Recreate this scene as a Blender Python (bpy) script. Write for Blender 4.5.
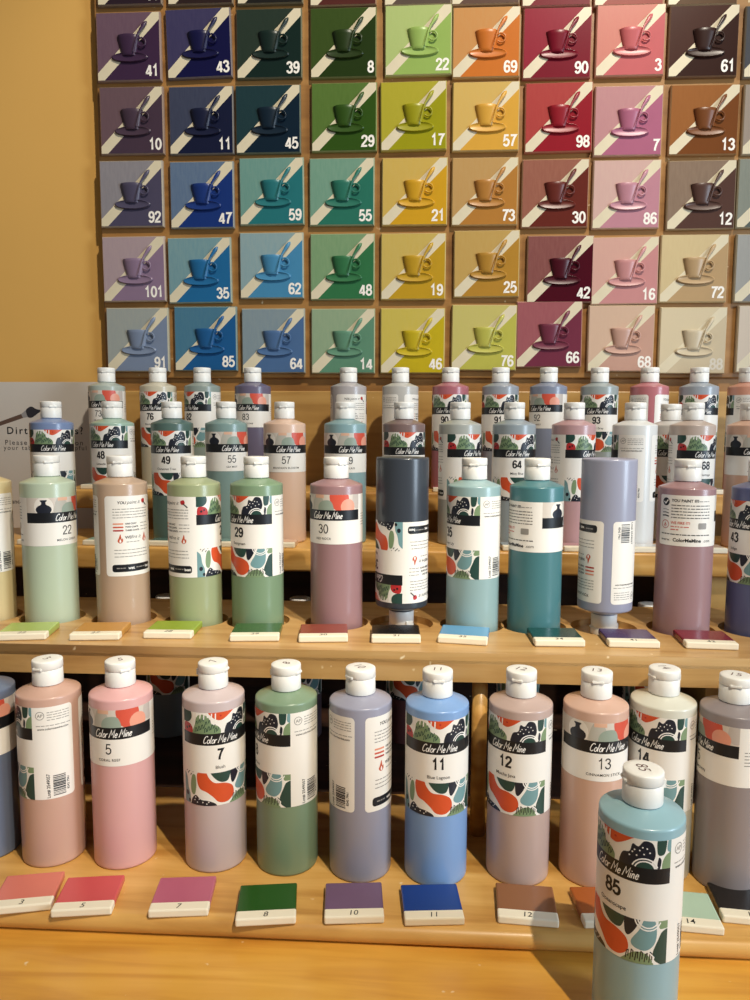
import bpy, bmesh, math, random
from mathutils import Vector, Matrix
R = math.radians
random.seed(7)
for o in list(bpy.data.objects): bpy.data.objects.remove(o)
SC = bpy.context.scene
COL = SC.collection
CZ = 1.42                                   # eye height; the counter top is at CZ-0.467

# ------------------------------------------------------------------ camera
PITCH, YAW, ROLL, FPX = R(5.756), R(3.14), R(0.226), 726.4
fw = Vector((-math.sin(YAW)*math.cos(PITCH), math.cos(YAW)*math.cos(PITCH), -math.sin(PITCH)))
rt = Vector((math.cos(YAW), math.sin(YAW), 0)); up = rt.cross(fw)
rt, up = math.cos(ROLL)*rt+math.sin(ROLL)*up, -math.sin(ROLL)*rt+math.cos(ROLL)*up
cam = bpy.data.cameras.new('camera'); co = bpy.data.objects.new('camera', cam); COL.objects.link(co)
M = Matrix((rt, up, -fw)).transposed().to_4x4(); M.translation = (0, 0, CZ)
co.matrix_world = M
cam.sensor_width = 36; cam.lens = 36*FPX/1000; cam.clip_start = 0.02
SC.camera = co
def ray(px, py): return fw + rt*((px-375)/FPX) - up*((py-500)/FPX)
def on_y(px, py, y): d = ray(px, py); return Vector((0, 0, CZ))+d*(y/d.y)
def on_z(px, py, z): d = ray(px, py); return Vector((0, 0, CZ))+d*((z-CZ)/d.z)

# ------------------------------------------------------------------ light
SC.view_settings.view_transform = 'Standard'; SC.view_settings.look = 'None'
SC.view_settings.exposure = 0.03; SC.view_settings.gamma = 1.0; SC.view_settings.use_curve_mapping = False
w = bpy.data.worlds.new('world'); SC.world = w; w.use_nodes = True
bg = w.node_tree.nodes['Background']; bg.inputs[0].default_value = (0.98, 0.98, 1.0, 1); bg.inputs[1].default_value = 0.12
def aim(o, p): o.rotation_euler = (Vector(p)-o.location).to_track_quat('-Z', 'Y').to_euler()
def spot(name, loc, target, watt, col, size, blend, rad):
    l = bpy.data.lights.new(name, 'SPOT'); l.energy = watt; l.color = col; l.spot_size = R(size); l.spot_blend = blend; l.shadow_soft_size = rad
    o = bpy.data.objects.new(name, l); COL.objects.link(o); o.location = loc; aim(o, target)
def area(name, loc, target, watt, col, sx, sy):
    l = bpy.data.lights.new(name, 'AREA'); l.shape = 'RECTANGLE'; l.size = sx; l.size_y = sy; l.energy = watt; l.color = col
    o = bpy.data.objects.new(name, l); COL.objects.link(o); o.location = loc; aim(o, target)
spot('track_spot', (0.46, -0.17, 2.50), (0.0, 0.48, 0.95), 86, (1.0, 0.89, 0.70), 52, 0.8, 0.013)
spot('wall_spot', (0.85, -0.25, 3.60), (-0.20, 1.35, 1.68), 245, (1.0, 0.91, 0.76), 45, 0.7, 0.05)
area('window_daylight', (2.5, -0.55, 1.80), (0.0, 0.95, 1.30), 54, (0.70, 0.85, 1.0), 0.7, 1.4)

# ------------------------------------------------------------------ materials
def lin(c):
    c = c/255
    return c/12.92 if c <= 0.04045 else ((c+0.055)/1.055)**2.4
def L(rgb, k=1.0): return (lin(rgb[0])*k, lin(rgb[1])*k, lin(rgb[2])*k, 1)
MATS = {}
def mat(name, rgb, rough=0.45, var=0.05, scale=25, spec=0.5, coat=0.0, sub=0.0, rgb2=None, stretch=None, bump=0.0):
    if name in MATS: return MATS[name]
    m = bpy.data.materials.new(name); m.use_nodes = True; nt = m.node_tree; b = nt.nodes['Principled BSDF']
    tc = nt.nodes.new('ShaderNodeTexCoord'); mp = nt.nodes.new('ShaderNodeMapping'); nz = nt.nodes.new('ShaderNodeTexNoise')
    mx = nt.nodes.new('ShaderNodeMix'); mx.data_type = 'RGBA'
    nt.links.new(tc.outputs['Object'], mp.inputs[0]); nt.links.new(mp.outputs[0], nz.inputs['Vector'])
    nz.inputs['Scale'].default_value = scale; nz.inputs['Detail'].default_value = 4
    if stretch: mp.inputs['Scale'].default_value = stretch[0]; mp.inputs['Rotation'].default_value = stretch[1]
    c = L(rgb); c2 = L(rgb2) if rgb2 else tuple(x*(1-var*2) for x in c[:3])+(1,)
    mx.inputs[6].default_value = c; mx.inputs[7].default_value = c2
    nt.links.new(nz.outputs['Fac'], mx.inputs[0]); nt.links.new(mx.outputs[2], b.inputs['Base Color'])
    b.inputs['Roughness'].default_value = rough; b.inputs['Specular IOR Level'].default_value = spec
    b.inputs['Coat Weight'].default_value = coat; b.inputs['Coat Roughness'].default_value = 0.08
    if sub:
        b.inputs['Subsurface Weight'].default_value = sub; b.inputs['Subsurface Radius'].default_value = (1, .8, .6); b.inputs['Subsurface Scale'].default_value = 0.004
    if bump:
        bp = nt.nodes.new('ShaderNodeBump'); bp.inputs['Strength'].default_value = bump; bp.inputs['Distance'].default_value = 0.002
        nt.links.new(nz.outputs['Fac'], bp.inputs['Height']); nt.links.new(bp.outputs[0], b.inputs['Normal'])
    MATS[name] = m; return m
def wood(name, a, b_, c_, rough=0.4, stretch=(2.2, 26, 26), coat=0.2):
    m = bpy.data.materials.new(name); m.use_nodes = True; nt = m.node_tree; b = nt.nodes['Principled BSDF']
    tc = nt.nodes.new('ShaderNodeTexCoord'); mp = nt.nodes.new('ShaderNodeMapping'); mp.inputs['Scale'].default_value = stretch
    n1 = nt.nodes.new('ShaderNodeTexNoise'); n1.inputs['Scale'].default_value = 2.0; n1.inputs['Detail'].default_value = 8; n1.inputs['Distortion'].default_value = 0.6
    n2 = nt.nodes.new('ShaderNodeTexNoise'); n2.inputs['Scale'].default_value = 9; n2.inputs['Detail'].default_value = 3
    r = nt.nodes.new('ShaderNodeValToRGB'); e = r.color_ramp.elements
    e[0].position = .33; e[0].color = L(c_); e[1].position = .68; e[1].color = L(a); k = e.new(.5); k.color = L(b_)
    nt.links.new(tc.outputs['Object'], mp.inputs[0]); nt.links.new(mp.outputs[0], n1.inputs['Vector']); nt.links.new(tc.outputs['Object'], n2.inputs['Vector'])
    mt = nt.nodes.new('ShaderNodeMath'); mt.operation = 'MULTIPLY_ADD'; mt.inputs[1].default_value = .35; 
    nt.links.new(n2.outputs['Fac'], mt.inputs[0])
    m2 = nt.nodes.new('ShaderNodeMath'); m2.operation = 'MULTIPLY_ADD'; m2.inputs[1].default_value = .75; m2.inputs[2].default_value = -.05
    nt.links.new(n1.outputs['Fac'], m2.inputs[0]); nt.links.new(m2.outputs[0], mt.inputs[2])
    nt.links.new(mt.outputs[0], r.inputs[0]); nt.links.new(r.outputs[0], b.inputs['Base Color'])
    n3 = nt.nodes.new('ShaderNodeTexNoise'); n3.inputs['Scale'].default_value = 70; n3.inputs['Detail'].default_value = 2
    r3 = nt.nodes.new('ShaderNodeValToRGB'); r3.color_ramp.elements[0].position = .73; r3.color_ramp.elements[1].position = .78
    fx = nt.nodes.new('ShaderNodeMix'); fx.data_type = 'RGBA'; fx.inputs[7].default_value = L((236, 214, 172))
    nt.links.new(tc.outputs['Object'], n3.inputs['Vector']); nt.links.new(n3.outputs['Fac'], r3.inputs[0]); nt.links.new(r3.outputs[0], fx.inputs[0])
    nt.links.new(r.outputs[0], fx.inputs[6]); nt.links.new(fx.outputs[2], b.inputs['Base Color'])
    b.inputs['Roughness'].default_value = rough; b.inputs['Coat Weight'].default_value = coat; b.inputs['Coat Roughness'].default_value = .2
    bp = nt.nodes.new('ShaderNodeBump'); bp.inputs['Strength'].default_value = .12; bp.inputs['Distance'].default_value = .001
    nt.links.new(n1.outputs['Fac'], bp.inputs['Height']); nt.links.new(bp.outputs[0], b.inputs['Normal'])
    MATS[name] = m; return m
PINE = wood('honey_pine', (222, 176, 104), (208, 158, 84), (180, 128, 60))
PINE3 = wood('bored_shelf_pine', (204, 166, 110), (190, 148, 90), (162, 118, 64))
PINE2 = wood('counter_pine', (232, 176, 78), (220, 160, 64), (198, 134, 48), rough=.32)
BOARD = wood('tile_board_wood', (172, 126, 70), (158, 112, 58), (132, 90, 44), stretch=(1.4, 18, 18), coat=0)
PANEL = wood('panel_wood', (206, 166, 100), (196, 154, 88), (178, 136, 74), stretch=(1.4, 18, 18), coat=0)
SHADE_WOOD = wood('shade_dark_wood', (70, 42, 26), (52, 30, 19), (36, 21, 14), coat=0, rough=.6)  # shade under the steps is put into this wood colour
PLAST = mat('white_cap_plastic', (240, 238, 232), .38, .02, 60)
PAPER = mat('label_paper', (240, 236, 228), .4, .015, 40)
INK = mat('black_ink', (16, 16, 20), .5, 0)
def ink(rgb): return mat('print_%d_%d_%d' % rgb, rgb, .4, .03, 200)
BANDC, NAVY, SAGE, ORANGE, RED, TEAL, DGREEN, GREYT = ink((20, 22, 26)), ink((28, 32, 44)), ink((126, 150, 112)), ink((214, 84, 44)), ink((184, 44, 46)), ink((116, 156, 160)), ink((38, 70, 62)), ink((150, 146, 140))
WHITEI = mat('white_ink', (245, 243, 238), .4, 0)

# ------------------------------------------------------------------ object helpers
def link(o, parent=None):
    COL.objects.link(o)
    if parent: o.parent = parent
    return o
def setp(o, label=None, cat=None, group=None, kind=None):
    if label: o['label'] = label
    if cat: o['category'] = cat
    if group: o['group'] = group
    if kind: o['kind'] = kind
    return o
def empty(name, loc, rot=(0, 0, 0)):
    o = bpy.data.objects.new(name, None); o.empty_display_size = .02; o.location = loc; o.rotation_euler = rot
    return link(o)
def mobj(name, me, mats, parent=None, loc=None, per_object=False):
    o = bpy.data.objects.new(name, me)
    if per_object:
        while len(me.materials) < len(mats): me.materials.append(None)
        for i, m in enumerate(mats):
            o.material_slots[i].link = 'OBJECT'; o.material_slots[i].material = m
    elif not len(me.materials):
        for m in mats: me.materials.append(m)
    if loc is not None: o.location = loc
    return link(o, parent)
def to_mesh(bm, name, smooth=True):
    me = bpy.data.meshes.new(name); bm.normal_update(); bm.to_mesh(me); bm.free()
    if smooth:
        for p in me.polygons: p.use_smooth = True
    return me
def sharp(me, ang=35):
    me.set_sharp_from_angle(angle=R(ang)); return me
def box(bm, x0, x1, y0, y1, z0, z1, bev=0.0, seg=2):
    r = bmesh.ops.create_cube(bm, size=1)
    bmesh.ops.scale(bm, vec=(x1-x0, y1-y0, z1-z0), verts=r['verts'])
    bmesh.ops.translate(bm, vec=((x0+x1)/2, (y0+y1)/2, (z0+z1)/2), verts=r['verts'])
    if bev:
        ed = list({e for v in r['verts'] for e in v.link_edges})
        bmesh.ops.bevel(bm, geom=ed, offset=bev, segments=seg, affect='EDGES', profile=.5)
def lathe(bm, prof, n=48, mi=0, cap0=True, cap1=True):
    rings = []
    for r, z in prof:
        rings.append([bm.verts.new((r*math.cos(2*math.pi*i/n), r*math.sin(2*math.pi*i/n), z)) for i in range(n)])
    for a, b in zip(rings, rings[1:]):
        for i in range(n):
            f = bm.faces.new((a[i], a[(i+1) % n], b[(i+1) % n], b[i])); f.material_index = mi
    if cap0: bm.faces.new(list(reversed(rings[0]))).material_index = mi
    if cap1: bm.faces.new(rings[-1]).material_index = mi

# ------------------------------------------------------------------ flat artwork (mm), later bent round a bottle
TEXTS = {}
def text2d(s, size, bold=0.0, shear=0.0, space=1.0):
    key = (s, size, bold, shear, space)
    if key not in TEXTS:
        cu = bpy.data.curves.new('t', 'FONT'); cu.body = s; cu.size = size/0.72; cu.offset = bold*size; cu.shear = shear
        cu.resolution_u = 3; cu.space_character = space; cu.align_x = 'CENTER'; cu.dimensions = '2D'; cu.fill_mode = 'BOTH'
        ob = bpy.data.objects.new('t', cu); COL.objects.link(ob)
        me = bpy.data.meshes.new_from_object(ob.evaluated_get(bpy.context.evaluated_depsgraph_get()))
        TEXTS[key] = ([(v.co.x, v.co.y) for v in me.vertices], [tuple(p.vertices) for p in me.polygons])
        bpy.data.objects.remove(ob); bpy.data.curves.remove(cu); bpy.data.meshes.remove(me)
    return TEXTS[key]
def smooth_loop(pts, k=5):
    n = len(pts); out = []
    for i in range(n):
        p0, p1, p2, p3 = pts[i-1], pts[i], pts[(i+1) % n], pts[(i+2) % n]
        for j in range(k):
            t = j/k
            out.append(tuple(.5*((2*p1[a])+(-p0[a]+p2[a])*t+(2*p0[a]-5*p1[a]+4*p2[a]-p3[a])*t*t+(-p0[a]+3*p1[a]-3*p2[a]+p3[a])*t**3) for a in (0, 1)))
    return out
def clip(poly, u0, u1, v0, v1):
    for ax, lim, sgn in ((0, u0, 1), (0, u1, -1), (1, v0, 1), (1, v1, -1)):
        out = []
        for i in range(len(poly)):
            a, b = poly[i-1], poly[i]; da, db = sgn*(a[ax]-lim), sgn*(b[ax]-lim)
            if (da < 0) != (db < 0):
                t = da/(da-db); out.append((a[0]+(b[0]-a[0])*t, a[1]+(b[1]-a[1])*t))
            if db >= 0: out.append(b)
        poly = out
        if len(poly) < 3: return []
    return poly
def rrect(u0, u1, v0, v1, r=0, ends='both'):
    if not r: return [(u0, v0), (u1, v0), (u1, v1), (u0, v1)]
    out = []
    for cx, cy, a in ((u1-r, v0+r, -90), (u1-r, v1-r, 0), (u0+r, v1-r, 90), (u0+r, v0+r, 180)):
        for k in range(5): t = R(a+k*22.5); out.append((cx+r*math.cos(t), cy+r*math.sin(t)))
    return out
def ell(cx, cy, rx, ry, n=18, rot=0):
    c, s = math.cos(rot), math.sin(rot)
    return [(cx+rx*math.cos(t)*c-ry*math.sin(t)*s, cy+rx*math.cos(t)*s+ry*math.sin(t)*c) for t in [2*math.pi*i/n for i in range(n)]]
class Flat:
    def __init__(s): s.bm = bmesh.new(); s.mats = []
    def mi(s, m):
        if m not in s.mats: s.mats.append(m)
        return s.mats.index(m)
    def poly(s, pts, m, layer=1, rect=None):
        if rect: pts = clip(pts, *rect)
        q = []
        for p in pts:
            if not q or (abs(p[0]-q[-1][0])+abs(p[1]-q[-1][1])) > 1e-4: q.append(p)
        if len(q) > 2 and abs(q[0][0]-q[-1][0])+abs(q[0][1]-q[-1][1]) < 1e-4: q.pop()
        if len(q) < 3: return
        ar = sum(q[i-1][0]*q[i][1]-q[i][0]*q[i-1][1] for i in range(len(q)))
        if ar < 0: q.reverse()
        f = s.bm.faces.new([s.bm.verts.new((p[0], p[1], layer)) for p in q]); f.material_index = s.mi(m)
        f.normal_update()
        if len(q) > 4: bmesh.ops.triangulate(s.bm, faces=[f], ngon_method='EAR_CLIP')
    def line(s, pts, wd, m, layer=2, rect=None):
        for a, b in zip(pts, pts[1:]):
            dx, dy = b[0]-a[0], b[1]-a[1]; l = math.hypot(dx, dy) or 1; nx, ny = -dy/l*wd/2, dx/l*wd/2; ex, ey = dx/l*wd*.3, dy/l*wd*.3
            s.poly([(a[0]-ex+nx, a[1]-ey+ny), (a[0]-ex-nx, a[1]-ey-ny), (b[0]+ex-nx, b[1]+ey-ny), (b[0]+ex+nx, b[1]+ey+ny)], m, layer, rect)
    def stroke(s, pts, wd, m, layer=2):
        # one continuous mitred ribbon along a polyline (closed if the ends meet)
        n = len(pts); closed = abs(pts[0][0]-pts[-1][0])+abs(pts[0][1]-pts[-1][1]) < 1e-6
        if closed: pts = pts[:-1]; n -= 1
        Lf, Rt = [], []
        for i, p in enumerate(pts):
            a = pts[i-1] if (i or closed) else None; b = pts[(i+1) % n] if (i < n-1 or closed) else None
            d = [Vector((q[0]-o[0], q[1]-o[1])).normalized() for o, q in ((a, p), (p, b)) if o is not None and q is not None]
            t = (d[0]+d[-1]).normalized() if (d[0]+d[-1]).length > 1e-6 else d[0]
            nn = Vector((-t.y, t.x)); k = wd/2/max(.45, nn.dot(Vector((-d[0].y, d[0].x))))
            Lf.append((p[0]+nn.x*k, p[1]+nn.y*k)); Rt.append((p[0]-nn.x*k, p[1]-nn.y*k))
        VL = [s.bm.verts.new((*q, layer)) for q in Lf]; VR = [s.bm.verts.new((*q, layer)) for q in Rt]; k = s.mi(m)
        for i in range(n if closed else n-1):
            j = (i+1) % n; s.bm.faces.new((VR[i], VR[j], VL[j], VL[i])).material_index = k
    def text(s, t, cx, base, size, m, bold=0, shear=0, layer=2, rot=0, space=1.0, align='c'):
        vs, fs = text2d(t, size, bold, shear, space)
        if not vs: return
        x0, x1 = min(v[0] for v in vs), max(v[0] for v in vs)
        off = {'c': -(x0+x1)/2, 'l': -x0, 'r': -x1}[align]
        c, sn = math.cos(rot), math.sin(rot)
        bv = [s.bm.verts.new((cx+(x+off)*c-y*sn, base+(x+off)*sn+y*c, layer)) for x, y in vs]
        k = s.mi(m)
        for f in fs:
            try: s.bm.faces.new([bv[i] for i in f]).material_index = k
            except ValueError: pass
    def fit(s, t, cx, base, width, m, bold=0, space=1.3):
        vs, _ = text2d(t, 10, bold, 0, space); k = width/(max(v[0] for v in vs)-min(v[0] for v in vs)); s.text(t, cx, base, 10*k, m, bold, space=space)
    def words(s, u0, u1, v, h, m, rnd, dens=.85):
        u = u0
        while u < u1-1:
            l = min(rnd.uniform(1.6, 5.5), u1-u); s.poly([(u, v), (u+l, v), (u+l, v+h), (u, v+h)], m, 2); u += l+rnd.uniform(.6, 1.0)
    def bend(s, name, rad=31.4, base=.18, step=.055, cut=2.5):
        bm = s.bm
        us = [v.co.x for v in bm.verts]; k = math.floor(min(us)/cut)+1
        while k*cut < max(us):
            bmesh.ops.bisect_plane(bm, geom=bm.verts[:]+bm.edges[:]+bm.faces[:], plane_co=(k*cut, 0, 0), plane_no=(1, 0, 0), dist=1e-5); k += 1
        for v in bm.verts:
            u, z, l = v.co; r = rad+base+step*l; a = u/rad
            v.co = (r*math.sin(a)/1000, -r*math.cos(a)/1000, z/1000)
        return to_mesh(bm, name)
    def flat(s, name, step=.00006, sc=.001):
        for v in s.bm.verts:
            u, z, l = v.co; v.co = (u*sc, -l*step, z*sc)
        return to_mesh(s.bm, name, False)
GLY = {'C': (.5, [[(.45, .84), (.36, .99), (.2, .96), (.08, .72), (.03, .4), (.1, .08), (.26, 0), (.45, .16)]]),
       'o': (.38, [[(.32, .27), (.28, .45), (.17, .52), (.05, .42), (.03, .22), (.1, .02), (.22, 0), (.31, .12), (.32, .27)]]),
       'l': (.2, [[(.06, 1), (.03, .08), (.13, .02)]]),
       'r': (.3, [[(.03, .5), (.03, 0)], [(.03, .3), (.11, .48), (.25, .5)]]),
       'M': (.66, [[(0, 0), (.09, 1), (.3, .35), (.5, 1), (.55, 0)]]),
       'e': (.36, [[(.04, .25), (.27, .31), (.24, .48), (.13, .52), (.03, .3), (.06, .08), (.17, 0), (.3, .12)]]),
       'i': (.16, [[(.04, .5), (.04, 0)], [(.07, .76), (.09, .68)]]),
       'n': (.34, [[(.03, .5), (.03, 0)], [(.03, .32), (.12, .49), (.21, .46), (.25, 0)]]), ' ': (.2, [])}
def script_logo(F, cx, base, h, wd, m):
    t = 'Color Me Mine'; tot = sum(GLY[c][0] for c in t)*h; x = cx-tot/2
    for c in t:
        for q_, st in enumerate(GLY[c][1]): F.stroke([(x+a*h+b*h*.28, base+b*h) for a, b in st], wd, m, 3+q_*.2)
        x += GLY[c][0]*h
DIG = {'0': [ell(.275, .5, .225, .455, 24)], '1': [[(.08, .74), (.2, .81), (.3, .97), (.3, 0)]],
 '2': [[(.05, .7), (.08, .85), (.17, .94), (.28, .96), (.4, .92), (.48, .8), (.47, .66), (.38, .5), (.22, .32), (.1, .17), (.06, .055), (.52, .055)]],
 '3': [[(.05, .76), (.09, .88), (.18, .95), (.3, .95), (.42, .87), (.46, .74), (.4, .6), (.3, .54), (.22, .53)], [(.24, .53), (.38, .49), (.48, .39), (.49, .26), (.42, .11), (.3, .045), (.19, .05), (.09, .12), (.04, .25)]],
 '4': [[(.39, 0), (.39, .95)], [(.36, .95), (.05, .29), (.05, .25), (.55, .25)]],
 '5': [[(.47, .945), (.14, .945), (.075, .5), (.18, .59), (.3, .61), (.42, .55), (.49, .43), (.49, .27), (.43, .12), (.32, .045), (.2, .045), (.1, .11), (.05, .22)]],
 '6': [[(.48, .78), (.43, .9), (.33, .955), (.22, .94), (.12, .84), (.07, .66), (.055, .45), (.08, .24), (.15, .09), (.27, .045), (.4, .09), (.48, .22), (.48, .38), (.41, .52), (.29, .575)], [(.3, .575), (.2, .54), (.12, .44)]],
 '7': [[(.04, .945), (.51, .945), (.37, .7), (.27, .44), (.21, .2), (.19, 0)]],
 '8': [ell(.275, .735, .185, .215, 22), ell(.275, .28, .22, .24, 22)]}
DIG['9'] = [[(.55-a, 1-b) for a, b in l_] for l_ in DIG['6']]
for k_ in '08': DIG[k_] = [l+l[:1] for l in DIG[k_]]
def digits(F, t, cx, base, h, wd, m, layer=2, align='c', slant=0.0):
    tot = len(t)*.62*h-.07*h; x = {'c': cx-tot/2, 'r': cx-tot, 'l': cx}[align]
    for c in t:
        for q_, st in enumerate(DIG[c]): F.stroke([(x+a*h+b*h*slant, base+b*h) for a, b in st], wd, m, layer+q_*.25)
        x += .62*h
def flame(F, cx, cy, s, m):
    F.poly(smooth_loop([(cx-.5*s, cy-.5*s), (cx, cy-.9*s), (cx+.5*s, cy-.5*s), (cx+.45*s, cy+.1*s), (cx+.25*s, cy-.05*s), (cx+.05*s, cy+.95*s), (cx-.25*s, cy+.2*s)]), m, 2)
    F.poly(smooth_loop([(cx-.15*s, cy-.6*s), (cx+.05*s, cy-.78*s), (cx+.2*s, cy-.5*s), (cx+.02*s, cy-.05*s)]), WHITEI, 3)

def art_top(F, u0, u1, v0, v1):
    """abstract leaves and blobs printed above the black band"""
    rc = (u0, u1, v0, v1); P = lambda pts, m, l=1: F.poly(smooth_loop([(a, v0+b*(v1-v0)) for a, b in pts]), m, l, rc)
    P([(-44, .5), (-34, .48), (-29, .75), (-32, 1.1), (-44, 1.1)], DGREEN)
    P([(-40, -.1), (-30, -.1), (-28, .2), (-32, .42), (-40, .4)], RED)
    F.poly(ell(-36, v0+4, 1.4, 1.4), BANDC, 2, rc); F.poly(ell(-32.5, v0+5.5, 1.2, 1.2), BANDC, 2, rc)
    P([(-27, -.1), (-3, -.1), (1, .12), (-2, .36), (-8, .48), (-11, .78), (-17, .92), (-23, .8), (-25, .45)], SAGE)
    for i in range(7):                                          # squiggles on the leaf and white fronds over it
        x = -25+i*3.3; z_ = v0+1.2+(i % 3)*1.6
        F.stroke([(x, z_), (x+.5, z_+4.2), (x+1.5, z_+5), (x+2.2, z_+3), (x+1.9, z_+1.2), (x+3.2, z_+2.4), (x+4, z_+5.5)], .75, DGREEN, 2+i*.1)
        if i < 5: F.stroke([(x+1, z_+8.2), (x+1.4, z_+11), (x+2.4, z_+11.4), (x+2.8, z_+8.6)], .7, DGREEN, 2+i*.1)
        F.line([(x-2+i*.5, v0+15+(i*2 % 3)), (x-1.2+i*.4, v0+20.5)], 1.2, WHITEI, 3, rc)
    P([(-10, 1.1), (-7, .78), (0, .62), (6, .72), (13, .95), (17, 1.1)], ORANGE)
    F.poly(ell(1, v0+18, 1.0, .8), RED, 2, rc)
    P([(4.5, .02), (7, .4), (12, .5), (14, .8), (18, .74), (22, .96), (28, .88), (30, .46), (26, .15), (17, -.1), (7, -.1)], NAVY)
    for a_, b_ in ((12, 8), (14, 11), (17, 9), (19, 13), (22, 10.5), (24, 15), (21, 15.5), (26, 12), (15.5, 13)): F.poly(ell(a_, v0+b_, .6, .6, 8), WHITEI, 2, rc)
    for r_ in (7.2, 9.2):
        F.line([(23+r_*math.cos(t), v0-2+r_*math.sin(t)) for t in [R(20+i*14) for i in range(11)]], 1.0, WHITEI, 3, rc)
    P([(17, -.1), (20, .18), (26, .22), (29, -.1)], DGREEN, 2)
    P([(31.5, .55), (35, .48), (37.5, .62), (38, 1.1), (31.5, 1.1)], DGREEN)
    P([(36, -.1), (35.5, .25), (39, .52), (44, .54), (44, -.1)], SAGE)
    P([(39, .65), (44, .6), (44, 1.1), (40, 1.1)], TEAL)
    P([(31.5, .05), (33.5, .0), (34.5, .3), (32.5, .4)], NAVY)
def art_low(F, u0, u1, v0, v1):
    """blobs printed along the foot of the label"""
    rc = (u0, u1, v0, v1); P = lambda pts, m, l=1: F.poly(smooth_loop([(a, v0+b*(v1-v0)) for a, b in pts]), m, l, rc)
    P([(-44, -.1), (-34, -.1), (-33, .25), (-36, .5), (-38, .8), (-44, .85)], TEAL)
    F.poly(ell(-37.5, v0+10, 2.2, 2.6), NAVY, 2, rc); F.poly(ell(-34, v0+3, 1.6, 2), BANDC, 2, rc)
    P([(-31, .35), (-27, .32), (-25, .6), (-26, .9), (-30, .88), (-32, .6)], SAGE)
    for a, b in ((-36, 31), (-34, 33), (-32, 30), (-29, 33.5), (-38, 33)): F.line([(a, v0+b), (a+1.2, v0+b+1.6)], .9, NAVY, 2, rc)
    P([(-23, 1.0), (-15, 1.04), (-11.5, .86), (-6, .7), (4, .66), (12, .52), (13.5, .26), (7, .08), (-2, .1), (-8, .28), (-14, .42), (-21, .52), (-24, .76)], ORANGE)
    P([(-31, .12), (-26, .3), (-20, .18), (-12, .15), (-5, .05), (-6, -.1), (-30, -.1)], NAVY)
    for a_, b_ in ((-27, 5), (-24, 3), (-22, 6.5), (-18, 3.5), (-14, 2), (-12, 4), (-26, 8)): F.poly(ell(a_, v0+b_, .65, .65, 8), WHITEI, 2, rc)
    P([(-9, 1.06), (-6, .84), (1, .70), (8, .74), (9, 1.06)], DGREEN)
    P([(10.5, .74), (12.5, .6), (16, .68), (20, .9), (21, 1.06), (11, 1.06)], NAVY)
    P([(15.5, .5), (18, .36), (26, .32), (32, .48), (33.5, .76), (31, 1.06), (25, 1.06), (21, .78)], TEAL)
    for r_ in (7.5, 9.5):
        F.line([(27+r_*math.cos(t), v1+2+r_*math.sin(t)) for t in [R(190+i*15) for i in range(11)]], 1.0, WHITEI, 3, rc)
    P([(31, .26), (34, .06), (44, .0), (44, .74), (38, .76), (34.5, .56)], DGREEN)
    P([(35.5, .84), (39, .82), (44, .86), (44, 1.06), (35, 1.06)], SAGE)
    P([(8, -.1), (13, .14), (20, .27), (28, .2), (31, -.1)], SAGE)
    for i in range(6):
        x = 12+i*3.3
        F.line([(x, v0+2), (x+.8, v0+8+i % 2*2), (x+2, v0+9), (x+1.8, v0+4)], .7, BANDC, 2, rc)
    F.line([(29, v0+9), (32, v0+6), (31, v0+2)], .9, WHITEI, 3, rc)

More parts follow.
